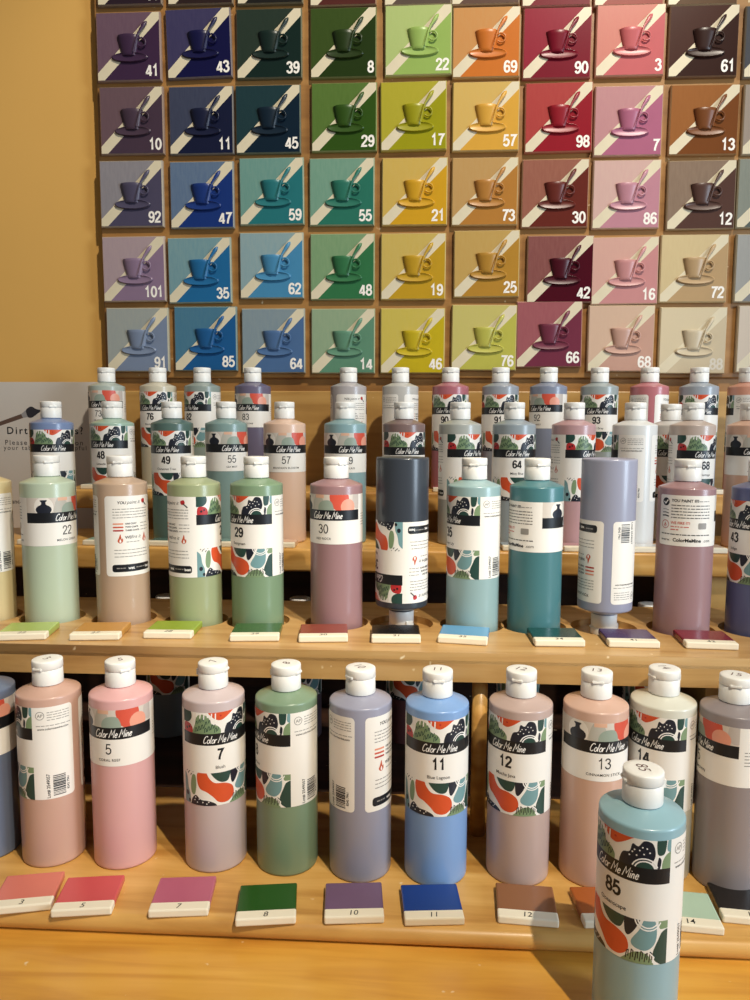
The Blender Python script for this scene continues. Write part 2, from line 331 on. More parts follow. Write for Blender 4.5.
def make_label_art():
    F = Flat(); rnd = random.Random(3)
    F.poly(rrect(-105.5, 81.5, 67, 163, 4), PAPER, 0)
    art_top(F, -42, 42, 141.5, 163); art_low(F, -42, 42, 67, 101)
    F.poly([(-42, 129.5), (42, 129.5), (42, 141.5), (-42, 141.5)], BANDC, 1)
    script_logo(F, 1, 131.8, 7.6, .72, WHITEI)
    # side panel with seal, address line and barcode
    F.line(ell(50, 154.5, 4, 4, 20)+[ell(50, 154.5, 4, 4, 20)[0]], .6, GREYT, 2); F.text('AP', 50, 153, 3.2, GREYT, .02)
    for k in range(4): F.words(56.5, 78, 157-k*2.6, .7, GREYT, rnd)
    F.words(46, 79, 143.5, .7, GREYT, rnd)
    F.text('www.colormemine.com', 62, 139.5, 2.2, INK, .02)
    F.text('Lot# 2549057', 57, 81, 3.2, INK, .02, rot=R(90))
    v = 70
    while v < 92:
        h = rnd.choice((.4, .6, .9, 1.3)); F.poly([(60, v), (72, v), (72, v+h), (60, v+h)], INK, 2); v += h+rnd.choice((.4, .6, .9))
    F.text('8242 7961', 75.5, 80, 2.4, INK, .02, rot=R(90))
    # side panel that tells how to paint and fire
    cx = -73; F.text('YOU', cx-12, 153.5, 3.4, INK, .03, .2); F.text('paint it', cx+2, 153.5, 4.2, INK, .0, .35)
    F.poly(smooth_loop([(cx+13, 158), (cx+17, 159), (cx+18, 155), (cx+15, 153.5), (cx+13, 155)]), RED, 2); F.line([(cx+16, 155), (cx+21, 150.5)], 1.3, INK, 3)
    for k in range(4): F.words(cx-23, cx+22, 147-k*3.4, .9, GREYT, rnd)
    for k, (t, c) in enumerate((('ONE COAT', (226, 150, 120)), ('TWO COATS', (206, 92, 66)), ('THREE COATS', (176, 46, 34)))):
        F.poly(rrect(cx-23, cx-11, 129-k*4, 130.8-k*4, .8), ink(c), 2); F.text(t, cx-9, 129-k*4, 1.9, INK, .05, align='l'); F.words(cx+10, cx+23, 129.4-k*4, .8, GREYT, rnd)
    flame(F, cx-15, 112, 6, ink((196, 88, 54))); flame(F, cx+16, 112.5, 6, ink((196, 88, 54)))
    F.text('WE', cx-6, 112, 3.4, INK, .03); F.text('fire it', cx+4, 112, 4.2, INK, .0, .35); F.words(cx-8, cx+8, 107.5, .9, GREYT, rnd)
    for k in range(3): F.words(cx-22, cx+22, 98-k*4, .9, GREYT, rnd)
    F.poly(rrect(cx-25, cx+25, 72, 81, 3), BANDC, 1); F.words(cx-20, cx-9, 76, 1.2, GREYT, rnd); F.text('wet', cx-3, 75, 3.4, WHITEI, .04); F.words(cx+3, cx+15, 76, 1.2, GREYT, rnd); F.text('best', cx+20, 75, 3.2, WHITEI, .04)
    ms = F.mats; return F.bend('art_label'), ms
def make_label_watercolour():
    F = Flat(); rnd = random.Random(5); c0, c1, v0, v1 = -46, 48, 146, 164
    F.poly(rrect(-117, 68, 106, 164, 2.5), PAPER, 0)
    rc = (c0, c1, v0, v1)
    F.poly([(c0, v0), (c1, v0), (c1, v1), (c0, v1)], ink((214, 204, 192)), 1)
    F.poly(ell(-25, 153, 11, 12), ink((236, 230, 220)), 2, rc)
    hv = [(7, 146), (8.4, 148), (8.8, 150), (8.2, 152.2), (6.2, 154.2), (3.6, 155.4), (2.5, 156.4), (2.3, 158.6), (2.9, 159.6), (3.8, 160.2), (3.8, 161.4)]
    F.poly([(-25+a_, b_) for a_, b_ in hv]+[(-25-a_, b_) for a_, b_ in reversed(hv)], NAVY, 3, rc)
    F.poly(smooth_loop([(-13, 144), (-12, 158), (-6, 166), (2, 158), (3, 144)]), ink((186, 182, 170)), 2, rc)
    F.poly(smooth_loop([(-3, 144), (-4, 152), (2, 157), (12, 156), (14, 144)]), ink((150, 164, 150)), 3, rc)
    F.poly([(-9, 160), (3, 160), (3, 166), (-9, 166)], ink((224, 178, 150)), 3, rc)
    F.poly(smooth_loop([(12, 166), (11, 156), (15, 148), (24, 144), (32, 150), (31, 166)]), ink((212, 86, 66)), 2, rc)
    F.poly(ell(32, 150, 9, 9), ink((232, 160, 136)), 3, rc); F.poly(ell(45, 158, 7, 11), ink((196, 186, 178)), 2, rc)
    F.poly([(c0, 133.8), (c1, 133.8), (c1, 146), (c0, 146)], BANDC, 1)
    script_logo(F, 6, 136, 8.0, .8, WHITEI)
    # back panel
    F.poly(ell(-108, 156, 4.6, 4.6), INK, 2); F.line([(-110.5, 156), (-108.5, 154), (-105.5, 158)], 1.3, WHITEI, 3)
    F.text('YOU PAINT IT!', -101, 156.5, 3.2, INK, .04, align='l'); F.words(-76, -58, 157, 1, GREYT, rnd)
    for k in range(5): F.words(-101, -57, 152-k*3.5, 1.0, ink((90, 88, 86)), rnd)
    for k in range(3): F.line([(-112, 147-k*3.6), (-108, 147.4-k*3.6), (-104, 146.6-k*3.6)], .5+.45*k, INK, 2)
    F.line(ell(-108, 130, 4.6, 4.6)+[ell(-108, 130, 4.6, 4.6)[0]], .7, ink((196, 88, 74)), 2); flame(F, -108, 130, 3, ink((196, 88, 74)))
    F.text('WE FIRE IT!', -101, 131, 3, ink((206, 96, 84)), .03, align='l'); F.words(-101, -80, 127.5, 1, ink((206, 96, 84)), rnd); F.words(-101, -92, 124, 1.2, ink((206, 96, 84)), rnd)
    F.poly(rrect(-71, -61, 126, 133, 1.2), GREYT, 2)
    F.words(-113, -56, 118.5, 1.1, ink((70, 68, 66)), rnd)
    F.text('www.', -113, 111, 3.6, INK, 0, align='l', space=1.1); F.text('ColorMeMine', -82.5, 111, 3.9, INK, .045); F.text('.com', -55, 111, 3.6, INK, 0, align='r')
    for k in range(5): F.words(53, 66, 140-k*3.2, .8, GREYT, rnd)
    ms = F.mats; return F.bend('watercolour_label'), ms
LABEL = {1: make_label_art(), 2: make_label_watercolour()}
NUMS = {}
def number_mesh(kind, num, name):
    if (kind, num, name) not in NUMS:
        F = Flat()
        if kind == 1:
            digits(F, num, 0, 114.5, 11, 2.1, INK); F.text(name, 0, 105.2, 3.3, INK, .008)
        else:
            digits(F, num, 2, 118.6, 10.8, 1.2, INK); F.text(name.upper(), 2, 111.2, 2.7, INK, .012, space=1.1)
        NUMS[(kind, num, name)] = F.bend('color_number')
    return NUMS[(kind, num, name)]

# bottle body, cap, lid shared meshes (metres)
def body_mesh():
    bm = bmesh.new()
    lathe(bm, [(r/1000, z/1000) for r, z in ((24, 1.5), (26, .3), (29.6, 0), (30.8, .5), (31.3, 1.6), (31.4, 3), (31.4, 60), (31.4, 120), (31.4, 175.6), (31.2, 176.7), (30.6, 177.5), (29.6, 178), (24, 180.2), (18, 182.5), (15.6, 183.4), (13.4, 184.2), (13.2, 188))], 72)
    return sharp(to_mesh(bm, 'bottle_body'), 60)
def cap_mesh():
    bm = bmesh.new()
    lathe(bm, [(r/1000, z/1000) for r, z in ((13.6, 184.8), (14.9, 184.8), (15.1, 185.4), (14.8, 200.2), (14.6, 200.5), (12, 200.5))], 48)
    return sharp(to_mesh(bm, 'flip_cap'), 40)
def lid_bm():
    bm = bmesh.new()
    lathe(bm, [(r/1000, z/1000) for r, z in ((14.2, 200.9), (14.9, 200.9), (15.15, 201.3), (15.05, 208.2), (14.8, 209.1), (14.1, 209.6), (10, 209.9), (.01, 210))], 48, cap0=True, cap1=False)
    vs = bmesh.ops.create_cube(bm, size=1)['verts']                                  # thumb lip
    bmesh.ops.scale(bm, vec=(.011, .004, .0030), verts=vs); bmesh.ops.translate(bm, vec=(0, -.0137, .2020), verts=vs)
    bmesh.ops.bevel(bm, geom=list({e for v in vs for e in v.link_edges}), offset=.0007, segments=2, affect='EDGES')
    bx = bmesh.ops.create_cube(bm, size=1)['verts']                                  # hinge at the back
    bmesh.ops.scale(bm, vec=(.009, .002, .006), verts=bx); bmesh.ops.translate(bm, vec=(0, .0150, .1995), verts=bx)
    return bm
BODY, CAP = body_mesh(), cap_mesh(); LID = sharp(to_mesh(lid_bm(), 'flip_lid'), 40)
LIDN = {}
def lid_marked(num):
    if num not in LIDN:
        bm = lid_bm(); vs, fs = text2d(num, 9, -.01, .15)
        x0 = (min(v[0] for v in vs)+max(v[0] for v in vs))/2
        bv = [bm.verts.new(((x-x0)/1000, (y-4.5)/1000, .21012)) for x, y in vs]
        for f in fs: bm.faces.new([bv[i] for i in f]).material_index = 1
        LIDN[num] = sharp(to_mesh(bm, 'marked_lid'), 40)
    return LIDN[num]
RED_PEN = mat('marker_pen', (92, 52, 52), .6, .1)
H = .210
def bottle(px, py, y, z, phi, kind, rgb, num, name, label, inv=False, mark=None, group='paint bottles on the display rack', lidrot=None, numbered=True, dz=0):
    p = on_y(px, py, y); th = R(phi)-math.atan2(p.x, y)
    if inv: root = empty('paint_bottle', (p.x, y, z+H), (math.pi, 0, th+math.pi))
    else: root = empty('paint_bottle', (p.x, y, z), (0, 0, th))
    setp(root, label, 'bottle', group)
    g = sum(rgb)/3; rgb = tuple(int(.76*c_+.24*g) for c_ in rgb)
    m = mat('paint_%s_%d_%d_%d' % ((num or 'x',)+tuple(rgb)), rgb, .30, .03, 9, coat=.1)
    mobj('body', BODY, [m], root, per_object=True)
    cp = mobj('cap', CAP, [PLAST], root); lr = random.uniform(-60, 60) if lidrot is None else lidrot
    cp.rotation_euler.z = R(lr-phi)
    if mark: mobj('lid', lid_marked(mark), [PLAST, RED_PEN], cp)
    else: mobj('lid', LID, [PLAST], cp)
    lb = mobj('label', LABEL[kind][0], LABEL[kind][1], root, (0, 0, dz/1000)); z += .0003; root.location.z += .0003
    if num and numbered: mobj('color_number', number_mesh(kind, num, name), [INK], lb)
    return root

# ------------------------------------------------------------------ setting
def plain(name, bm, m, kind=None, parent=None, smooth=False):
    o = mobj(name, to_mesh(bm, name, smooth), [m], parent)
    if kind: o['kind'] = kind
    return o
WALLM = mat('ochre_wall_paint', (224, 174, 94), .75, .06, 3.0, spec=.2, bump=.1)
bm = bmesh.new(); box(bm, -3.0, 3.0, 1.366, 1.46, 0, 2.9); plain('wall_back', bm, WALLM, 'structure')
bm = bmesh.new(); box(bm, -3.0, 3.0, -2.5, 1.46, -.05, 0); plain('floor', bm, mat('floor_tiles', (150, 120, 90), .5, .1, 6), 'structure')
bx0 = on_y(97, 100, 1.35).x
zb = on_y(300, 378, 1.35).z
bm = bmesh.new(); box(bm, bx0, 1.1, 1.350, 1.3655, zb, CZ+1.1, .002)
o = plain('tile_board', bm, BOARD); setp(o, 'brown wooden board on the ochre wall carrying all the cup tiles', 'board')
z0 = on_y(390, 391, 1.352).z
bm = bmesh.new(); box(bm, bx0, 1.1, 1.354, 1.366, CZ-.467, z0, .002); plain('trim_1', bm, PANEL, 'structure')
bm = bmesh.new(); box(bm, bx0, 1.1, 1.358, 1.366, z0, zb); plain('trim_2', bm, BOARD, 'structure')

# counter
ct = CZ-.467
root = empty('counter', (0, .9, 0)); setp(root, 'honey coloured wooden counter under the whole paint rack', 'counter')
def part(name, bm, m, root, smooth=False, label=None):
    o = plain(name, bm, m, None, None, smooth); o.parent = root; o.matrix_parent_inverse = Matrix.Translation(-Vector(root.location))
    if label: o['label'] = label
    return o
bm = bmesh.new(); box(bm, -1.0, 1.0, .36, 1.364, ct-.03, ct, .004); part('worktop', bm, PINE2, root)
bm = bmesh.new(); box(bm, -.97, .97, .40, 1.35, 0, ct-.03, .002); part('cabinet_body', bm, PINE2, root)

# rack
rack = empty('display_rack', (0, .9, ct)); setp(rack, 'stepped pine display rack with four shelves full of paint bottles', 'rack')
ZA, ZB, ZC, ZD = CZ-.449, CZ-.246, CZ-.1735, CZ-.108
TB = CZ-.2375                                  # top of the bored shelf; its bottles sit in holes
def nosed(name, y0, y1, z1, th, x0=-.86, x1=.72, m=PINE, r=.004):
    bm = bmesh.new(); box(bm, x0, x1, y0, y1, z1-th, z1)
    ed = [e for e in bm.edges if all(abs(v.co.y-y0) < 1e-6 for v in e.verts) and abs(e.verts[0].co.z-e.verts[1].co.z) < 1e-6]
    bmesh.ops.bevel(bm, geom=ed, offset=r, segments=5, affect='EDGES', profile=.5)
    for f in bm.faces: f.smooth = True
    o = part(name, bm, m, rack); sharp(o.data, 40); return o
nosed('shelf', .610, .852, ZA, .018, r=.0088)
nosed('shelf', 1.014, 1.192, ZC, .033)
nosed('shelf', 1.200, 1.328, ZD, .032, x0=on_y(58, 486, 1.2).x)
A_SPOTS = []
def holes_shelf(spots):
    cu = bpy.data.curves.new('t', 'CURVE'); cu.dimensions = '2D'; cu.fill_mode = 'BOTH'
    def poly(pts):
        sp = cu.splines.new('POLY'); sp.points.add(len(pts)-1); sp.use_cyclic_u = True
        for q, p in zip(sp.points, pts): q.co = (p[0], p[1], 0, 1)
    poly([(-.86, .752), (.72, .752), (.72, .968), (-.86, .968)])
    for x, y in spots: poly([(x+.0385*math.cos(a), y+.0385*math.sin(a)) for a in [2*math.pi*i/40 for i in range(40)]])
    cu.extrude = .006
    ob = bpy.data.objects.new('t', cu); COL.objects.link(ob)
    me = bpy.data.meshes.new_from_object(ob.evaluated_get(bpy.context.evaluated_depsgraph_get())); bpy.data.objects.remove(ob)
    bm = bmesh.new(); bm.from_mesh(me)
    for v in bm.verts: v.co.z += TB-.006
    box(bm, -.86, .72, .752, .968, TB-.032, ZB)
    o = part('bored_shelf', bm, PINE3, rack, label='shelf with round holes bored through its top')

# ------------------------------------------------------------------ bottles
# px, shoulder py, y, phi, label kind, colour, number, name, description
DZ = {('A', '7'): 4.5, '85': 7, ('B', '22'): -4, ('B', '30'): 3, ('B', '29'): 1.5, ('B', '34'): -3.5, ('B', '42'): 5.5, ('B', '35'): 3, ('B', '31'): 7, ('B', '41'): 4,
      ('C', 112): 10, ('C', 172): 3, ('C', 51): 4, ('C', 404): 2.5, ('C', 226): 1, ('D', 106): 5, ('D', 158): 4, ('D', 202): 4}
ROW_A = [
 (-18, 690, .714, -22, 2, (98, 112, 140), '2', 'Slate', 'grey blue bottle at the left end of the front shelf'),
 (48.5, 690, .710, -108, 1, (208, 158, 136), '3', 'Coral', 'pinkish beige bottle showing its barcode side, second on the front shelf'),
 (121, 693, .711, -29, 2, (230, 164, 162), '5', 'Coral Reef', 'rose pink bottle numbered 5, behind the red chip'),
 (213.5, 693, .712, 10, 1, (200, 178, 176), '7', 'Blush', 'pale mauve bottle numbered 7, white art label'),
 (286.3, 696, .711, -70, 1, (122, 152, 116), '8', 'Spruce', 'sage green bottle on the front shelf behind the dark green chip'),
 (360.5, 700, .705, -159, 1, (150, 150, 172), '10', 'Plum', 'grey lilac bottle turned so the gap between its labels shows, front shelf'),
 (437.3, 703, .703, 4, 1, (114, 160, 222), '11', 'Blue Lagoon', 'bright blue bottle numbered 11 behind the blue chip'),
 (520.8, 703, .709, -25, 1, (192, 160, 148), '12', 'Mocha Java', 'brownish beige bottle numbered 12, behind the brown chip'),
 (595.9, 703, .710, 15, 2, (216, 168, 142), '13', 'Cinnamon Stick', 'warm tan bottle numbered 13 behind the foreground blue bottle'),
 (663.3, 700, .723, -31, 1, (214, 212, 192), '14', 'Mint Leaf', 'off white bottle numbered 14 to the right behind the foreground bottle'),
 (735, 702, .706, -77, 2, (146, 134, 134), '15', 'Beaver Brown', 'dark grey taupe bottle at the right end of the front shelf')]
for px, py, y, phi, k, c, n, nm, d in ROW_A:
    bottle(px, py, y, ZA, phi, k, c, n, nm, d, mark=n, dz=DZ.get(('A', n), 6 if k == 1 else 4), lidrot={'13': 5, '8': 60, '7': 70}.get(n))
bottle(642.2, 800, .539, ct, -35, 1, (134, 180, 192), '85', 'Oceanscape', 'large pale blue bottle numbered 85 standing in front on the counter', mark='85', lidrot=-70, dz=DZ.get('85', 6))
ROW_B = [
 (-17, 482, -75, 1, (222, 198, 134), '21', 'Buttercup', 'pale yellow bottle cut by the left edge, on the bored shelf', 0),
 (47.3, 482, 36, 2, (184, 202, 170), '22', 'Melon Green', 'pale lime bottle numbered 22 in the left of the bored shelf', 0),
 (120.2, 482, 157, 1, (194, 158, 126), '27', 'Sand', 'tan brown bottle turned to its painting instructions, between two green bottles', 0),
 (193.8, 482, 80, 1, (158, 170, 118), '28', 'Moss', 'yellow green bottle half turned to its instructions, behind the lime green chip', 0),
 (256.5, 482, -43, 1, (120, 154, 112), '29', 'Evergreen', 'mid green bottle numbered 29 behind the dark green chip', 0),
 (336.4, 482, -33, 2, (164, 118, 120), '30', 'Red Rock', 'dusky rose bottle numbered 30 behind the brick red chip', 0),
 (402.4, 482, -75, 1, (54, 62, 74), '31', 'Night', 'dark slate bottle standing upside down on its cap', 1),
 (474.2, 482, -63, 1, (140, 176, 178), '35', 'Water Lily', 'pale aqua bottle numbered 35 behind the sky blue chip', 0),
 (537, 482, 97, 2, (62, 126, 134), '34', 'Lagoon', 'deep teal bottle with a watercolour label, behind the dark teal chip', 0),
 (608.8, 482, 161, 1, (152, 156, 182), '41', 'Lilac', 'lavender grey bottle standing upside down on its cap', 1),
 (687.3, 482, 155, 2, (166, 122, 124), '42', 'Merlot', 'dusty pink bottle turned to its printed web address, behind the crimson chip', 0),
 (762, 482, -53, 1, (86, 96, 150), '43', 'Indigo', 'indigo blue bottle numbered 43 at the right end of the bored shelf', 0)]
spots = []
for px, py, phi, k, c, n, nm, d, inv in ROW_B:
    y = .865; spots.append((on_y(px, py, y).x, y)); bottle(px, py, y, ZB, phi, k, c, n, nm, d, inv=inv, lidrot=random.uniform(-15, 40), dz=DZ.get(('B', n), 0))
holes_shelf(spots)
ROW_C = [
 (51.4, 420, 0, 1, (112, 136, 184), None, '', 'cornflower blue bottle standing in front of the paper sign'),
 (112.4, 420, -35, 1, (152, 186, 164), '48', 'Limeade', 'pale jade bottle numbered 48 beside the paper sign'),
 (172, 420, -19, 1, (80, 112, 102), '49', 'Christmas Tree', 'dark forest green bottle numbered 49'),
 (226.2, 420, 10, 2, (124, 158, 152), '55', 'Sea Mist', 'grey green bottle numbered 55'),
 (284.5, 420, 0, 2, (230, 186, 154), '57', 'Mandarin Blossom', 'peach bottle numbered 57'),
 (345.3, 420, 5, 2, (130, 170, 176), '59', 'Sea Glass', 'light teal bottle numbered 59 behind bottle 30'),
 (404, 420, 8, 1, (132, 104, 98), None, '', 'brown bottle behind the upside down slate bottle'),
 (460.2, 420, 42, 1, (172, 176, 168), None, '', 'pale grey bottle with its art label turned right, behind bottle 35'),
 (514.3, 420, 10, 1, (146, 160, 168), '64', 'Misty Blue', 'steel grey bottle numbered 64 behind the teal bottle'),
 (574, 420, 57, 1, (194, 144, 146), None, '', 'rose bottle with its label turned right, beside the upside down lavender bottle'),
 (635.2, 420, -120, 1, (222, 222, 218), None, '', 'white bottle showing its barcode panel, behind the upside down lavender bottle'),
 (693, 420, 39, 1, (196, 172, 156), '68', 'Flamingo', 'beige bottle numbered 68 above the dusty pink bottle'),
 (751, 420, 10, 2, (222, 170, 140), '70', 'Apricot', 'apricot bottle with a vase label at the right edge, third row')]
for px, py, phi, k, c, n, nm, d in ROW_C:
    bottle(px, py, 1.089, ZC, phi, k, c, n, nm, d, lidrot=random.uniform(-12, 12), dz=DZ.get(('C', int(px)), 0))
bottle(670.5, 425, 1.153, ZC, 0, 1, (206, 200, 194), None, '', 'off white bottle squeezed behind the white bottle and bottle 68', lidrot=0)
ROW_D = [
 (106.7, 386, -33, 2, (168, 180, 168), '73', 'Celadon', 'grey green bottle numbered 73 at the left end of the top shelf'),
 (158, 386, -28, 1, (204, 194, 164), '76', 'Parchment', 'cream bottle numbered 76 on the top shelf'),
 (202.4, 386, -50, 1, (140, 156, 146), '82', 'Fern Mist', 'grey sage bottle numbered 82 on the top shelf'),
 (252.8, 386, -28, 2, (106, 96, 126), '83', 'Grape Stone', 'dark purple grey bottle numbered 83 on the top shelf'),
 (348.5, 386, 151, 1, (176, 168, 168), None, '', 'mauve grey bottle turned to its instructions, top shelf behind bottle 59'),
 (400.4, 386, -155, 1, (190, 186, 178), None, '', 'light grey bottle showing the gap between its labels, top shelf under tile 46'),
 (450.5, 386, -17, 1, (186, 96, 110), '90', 'Rhubarb', 'raspberry red bottle numbered 90 on the top shelf'),
 (500.5, 386, -5, 1, (146, 154, 166), '91', 'Cloud', 'blue grey bottle numbered 91 on the top shelf'),
 (548.5, 386, -38, 2, (128, 138, 164), '92', 'Quarry', 'slate lavender bottle numbered 92 on the top shelf'),
 (599.5, 386, -6, 1, (152, 164, 164), '93', 'Pewter Grey', 'silvery grey bottle numbered 93 on the top shelf'),
 (649.5, 386, -150, 1, (200, 106, 114), None, '', 'strawberry pink bottle showing the gap between its labels, top shelf'),
 (699, 386, 5, 1, (152, 162, 174), None, '', 'pale steel bottle on the top shelf under the cream tile'),
 (748, 386, -115, 1, (230, 150, 120), None, '', 'salmon orange bottle at the right end of the top shelf')]
for px, py, phi, k, c, n, nm, d in ROW_D:
    bottle(px, py, 1.279, ZD, phi, k, c, n, nm, d, lidrot=random.uniform(-12, 12), dz=DZ.get(('D', int(px)), 0))
# spare bottles kept on the counter under the steps, seen dimly through the gaps
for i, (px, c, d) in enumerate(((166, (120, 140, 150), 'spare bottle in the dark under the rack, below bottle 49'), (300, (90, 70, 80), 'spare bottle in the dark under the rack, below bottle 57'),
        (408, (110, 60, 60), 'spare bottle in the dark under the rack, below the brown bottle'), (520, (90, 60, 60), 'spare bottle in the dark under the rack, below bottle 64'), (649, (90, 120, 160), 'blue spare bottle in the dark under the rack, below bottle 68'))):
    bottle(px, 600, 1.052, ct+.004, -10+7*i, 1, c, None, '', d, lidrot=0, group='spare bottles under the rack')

# rest of the rack: dowel, sides, back
p = on_y(479, 740, .772)
bm = bmesh.new(); lathe(bm, [(.0085, ZA), (.0085, TB-.032)], 24)
for v in bm.verts: v.co.x += p.x; v.co.y += .772
part('dowel', bm, PINE, rack, True)
for x in (-.86, .702):
    bm = bmesh.new()
    for y0, y1, z1 in ((.752, .968, TB-.032), (.968, 1.192, ZC-.033), (1.192, 1.328, ZD-.032)): box(bm, x, x+.018, y0+.012, y1, ct, z1)
    part('side_panel', bm, PINE, rack)
bm = bmesh.new(); box(bm, -.84, .70, 1.172, 1.19, ct, ZC-.033); part('back_panel', bm, SHADE_WOOD, rack)  # coloured dark to carry the shade inside the rack
bm = bmesh.new(); box(bm, -.84, .70, .856, 1.17, ct, ct+.004); part('shade_floor', bm, SHADE_WOOD, rack, label='added dark floor standing in for the shade under the steps')  # added sheet whose dark colour stands in for shade on the counter
bm = bmesh.new(); box(bm, -.84, .70, 1.19, 1.352, CZ-.250, CZ-.228); part('back_rail', bm, PANEL, rack)
q = on_y(722, 595, 1.02)
bm = bmesh.new(); box(bm, q.x-.012, q.x+.012, 1.03, 1.17, ct, ZC-.033, .001); part('divider', bm, PANEL, rack)

# ------------------------------------------------------------------ colour chips on the shelves
CHIPW, CHIPD, CHIPT = .0545, .050, .0075
def chip_mesh(dep, num):
    bm = bmesh.new(); w_, d = CHIPW/2, dep/2; box(bm, -w_, w_, -d, d, 0, CHIPT, .0014, 2)
    s = -d+dep*.22
    bmesh.ops.bisect_plane(bm, geom=bm.verts[:]+bm.edges[:]+bm.faces[:], plane_co=(0, s, 0), plane_no=(0, 1, 0))
    for f in bm.faces: f.material_index = 1 if (f.calc_center_median().y > s and f.normal.z > -.5) else 0
    if num:
        vs, fs = text2d(num, 6.6, .004, .12)
        x0 = (min(v[0] for v in vs)+max(v[0] for v in vs))/2
        bv = [bm.verts.new(((x-x0)/1000, (y/1000)*1.0-d+dep*.05, CHIPT+.0001)) for x, y in vs]
        for f in fs: bm.faces.new([bv[i] for i in f]).material_index = 2
    return to_mesh(bm, 'chip', False)
BISQ = mat('bare_chip_clay', (240, 230, 206), .5, .03, 60)
def chip(loc, rz, num, rgb, label, group, dep=CHIPD, me=None):
    o = mobj('color_chip', me or chip_mesh(dep, num), [BISQ, mat('glaze_chip_%d_%d_%d' % rgb, tuple(int(.86*c_+.14*sum(rgb)/3) for c_ in rgb), .22, .05, 30), INK], None, (loc[0], loc[1], loc[2]+.0003), per_object=True)
    o.rotation_euler.z = rz; setp(o, label, 'chip', group); return o
CH_A = [('3', ((6, 872), (63, 873), (48, 907), (-5, 907)), (232, 122, 104), 'coral pink chip marked 3 at the left end of the front shelf'),
 ('5', ((63, 874), (129, 876), (110, 912), (53, 909)), (222, 82, 84), 'salmon red chip marked 5 in front of the rose pink bottle'),
 ('7', ((160, 875), (216, 875), (208, 912), (149, 912)), (194, 96, 122), 'magenta pink chip marked 7 on the front shelf'),
 ('8', ((240.7, 883), (296.7, 882), (295.3, 919), (236, 921)), (40, 92, 30), 'dark green chip marked 8 before the sage bottle'),
 ('10', ((325.3, 882.7), (381.7, 882), (383, 917), (325.7, 917)), (118, 88, 122), 'dusty purple chip marked 10 before the grey lilac bottle'),
 ('11', ((401, 884), (456.7, 882.7), (463.3, 919), (405.7, 920)), (26, 62, 148), 'royal blue chip marked 11 before the bright blue bottle'),
 ('12', ((497, 881), (553, 884.5), (557, 922.6), (498, 918.8)), (150, 96, 60), 'brown chip marked 12 before the beige bottle'),
 ('13', ((570, 887), (626, 887), (643, 921), (585, 921)), (180, 88, 30), 'burnt orange chip half hidden by the foreground blue bottle'),
 ('14', ((654, 888), (710, 889), (717.5, 928), (659, 928)), (180, 208, 180), 'pale mint chip marked 14, right of the foreground bottle'),
 ('15', ((712.6, 884.5), (769, 884), (779, 919), (720.8, 919)), (34, 29, 27), 'black chip at the right end of the front shelf')]
CH_B = [('22', ((14, 622.7), (58, 622.7), (42, 639), (-3, 639)), (176, 200, 96), 'light lime chip in front of bottle 22'),
 ('27', ((83.3, 622.7), (131.7, 622), (118, 640), (70, 639)), (206, 146, 62), 'ochre orange chip in front of the tan bottle'),
 ('28', ((155, 622), (204, 622), (191, 637.7), (144, 635.7)), (150, 176, 44), 'bright lime green chip in front of the yellow green bottle'),
 ('29', ((233, 625), (281.7, 624), (280.7, 640), (232, 638.5)), (60, 102, 52), 'leaf green chip in front of bottle 29'),
 ('30', ((301, 624), (346.7, 624), (347, 641.7), (300, 641.7)), (150, 66, 52), 'brick red chip in front of bottle 30'),
 ('31', ((374, 625.7), (418, 625.7), (419, 641.7), (371.7, 641.7)), (28, 26, 28), 'black chip in front of the upside down slate bottle'),
 ('35', ((446.4, 624.8), (491.7, 624.8), (481.6, 644.6), (435.4, 642.4)), (92, 158, 206), 'sky blue chip in front of bottle 35'),
 ('34', ((527, 628), (577.5, 627), (582.8, 646), (533.5, 646.8)), (20, 74, 72), 'dark teal chip in front of the deep teal bottle'),
 ('41', ((598, 628), (644.4, 627), (659.8, 646.8), (608, 646.8)), (72, 52, 102), 'purple chip in front of the upside down lavender bottle'),
 ('42', ((671.7, 628), (719, 627), (737.7, 649), (684, 649)), (134, 28, 46), 'crimson chip in front of the dusty pink bottle')]
for rows, z, hh, grp in ((CH_A, ZA, CHIPT, 'colour chips on the front shelf'), (CH_B, TB, CHIPT*.6, 'colour chips on the bored shelf')):
    for n, q, c, d in rows:
        P = [on_z(a, b, z+hh) for a, b in q]; m_ = sum(P, Vector())/4
        ang = math.atan2(P[2].y-P[3].y, P[2].x-P[3].x)*.5 + (math.atan2(P[0].y-P[3].y, P[0].x-P[3].x)-math.pi/2)*.5
        y = m_.y
        if z == TB: y = min(max(y, .752+.0285), .866-.032-.0285)
        chip((m_.x, y, z), ang, n, c, d, grp)
CM = chip_mesh(.034, None)
for row, y, z, yb, nm in ((ROW_C, 1.089, ZC, 1.036, 'third'), (ROW_D, 1.279, ZD, 1.226, 'top')):
    for r_ in row:
        x = on_y(r_[0], r_[1], y).x
        who = r_[-1].split(',')[0].split(' turned')[0].split(' showing')[0].split(' with its')[0] if ',' in r_[-1] else r_[-1]
        who = who.split(' in front')[0].split(' behind')[0].split(' beside')[0].split(' at the')[0].split(' on the')[0].split(' above')[0].split(' standing')[0]
        chip((x+random.uniform(-.004, .010), yb, z), R(random.uniform(-3, 3)), None, r_[4], 'thin chip at the foot of the %s' % who, 'colour chips on the upper shelves', me=CM)

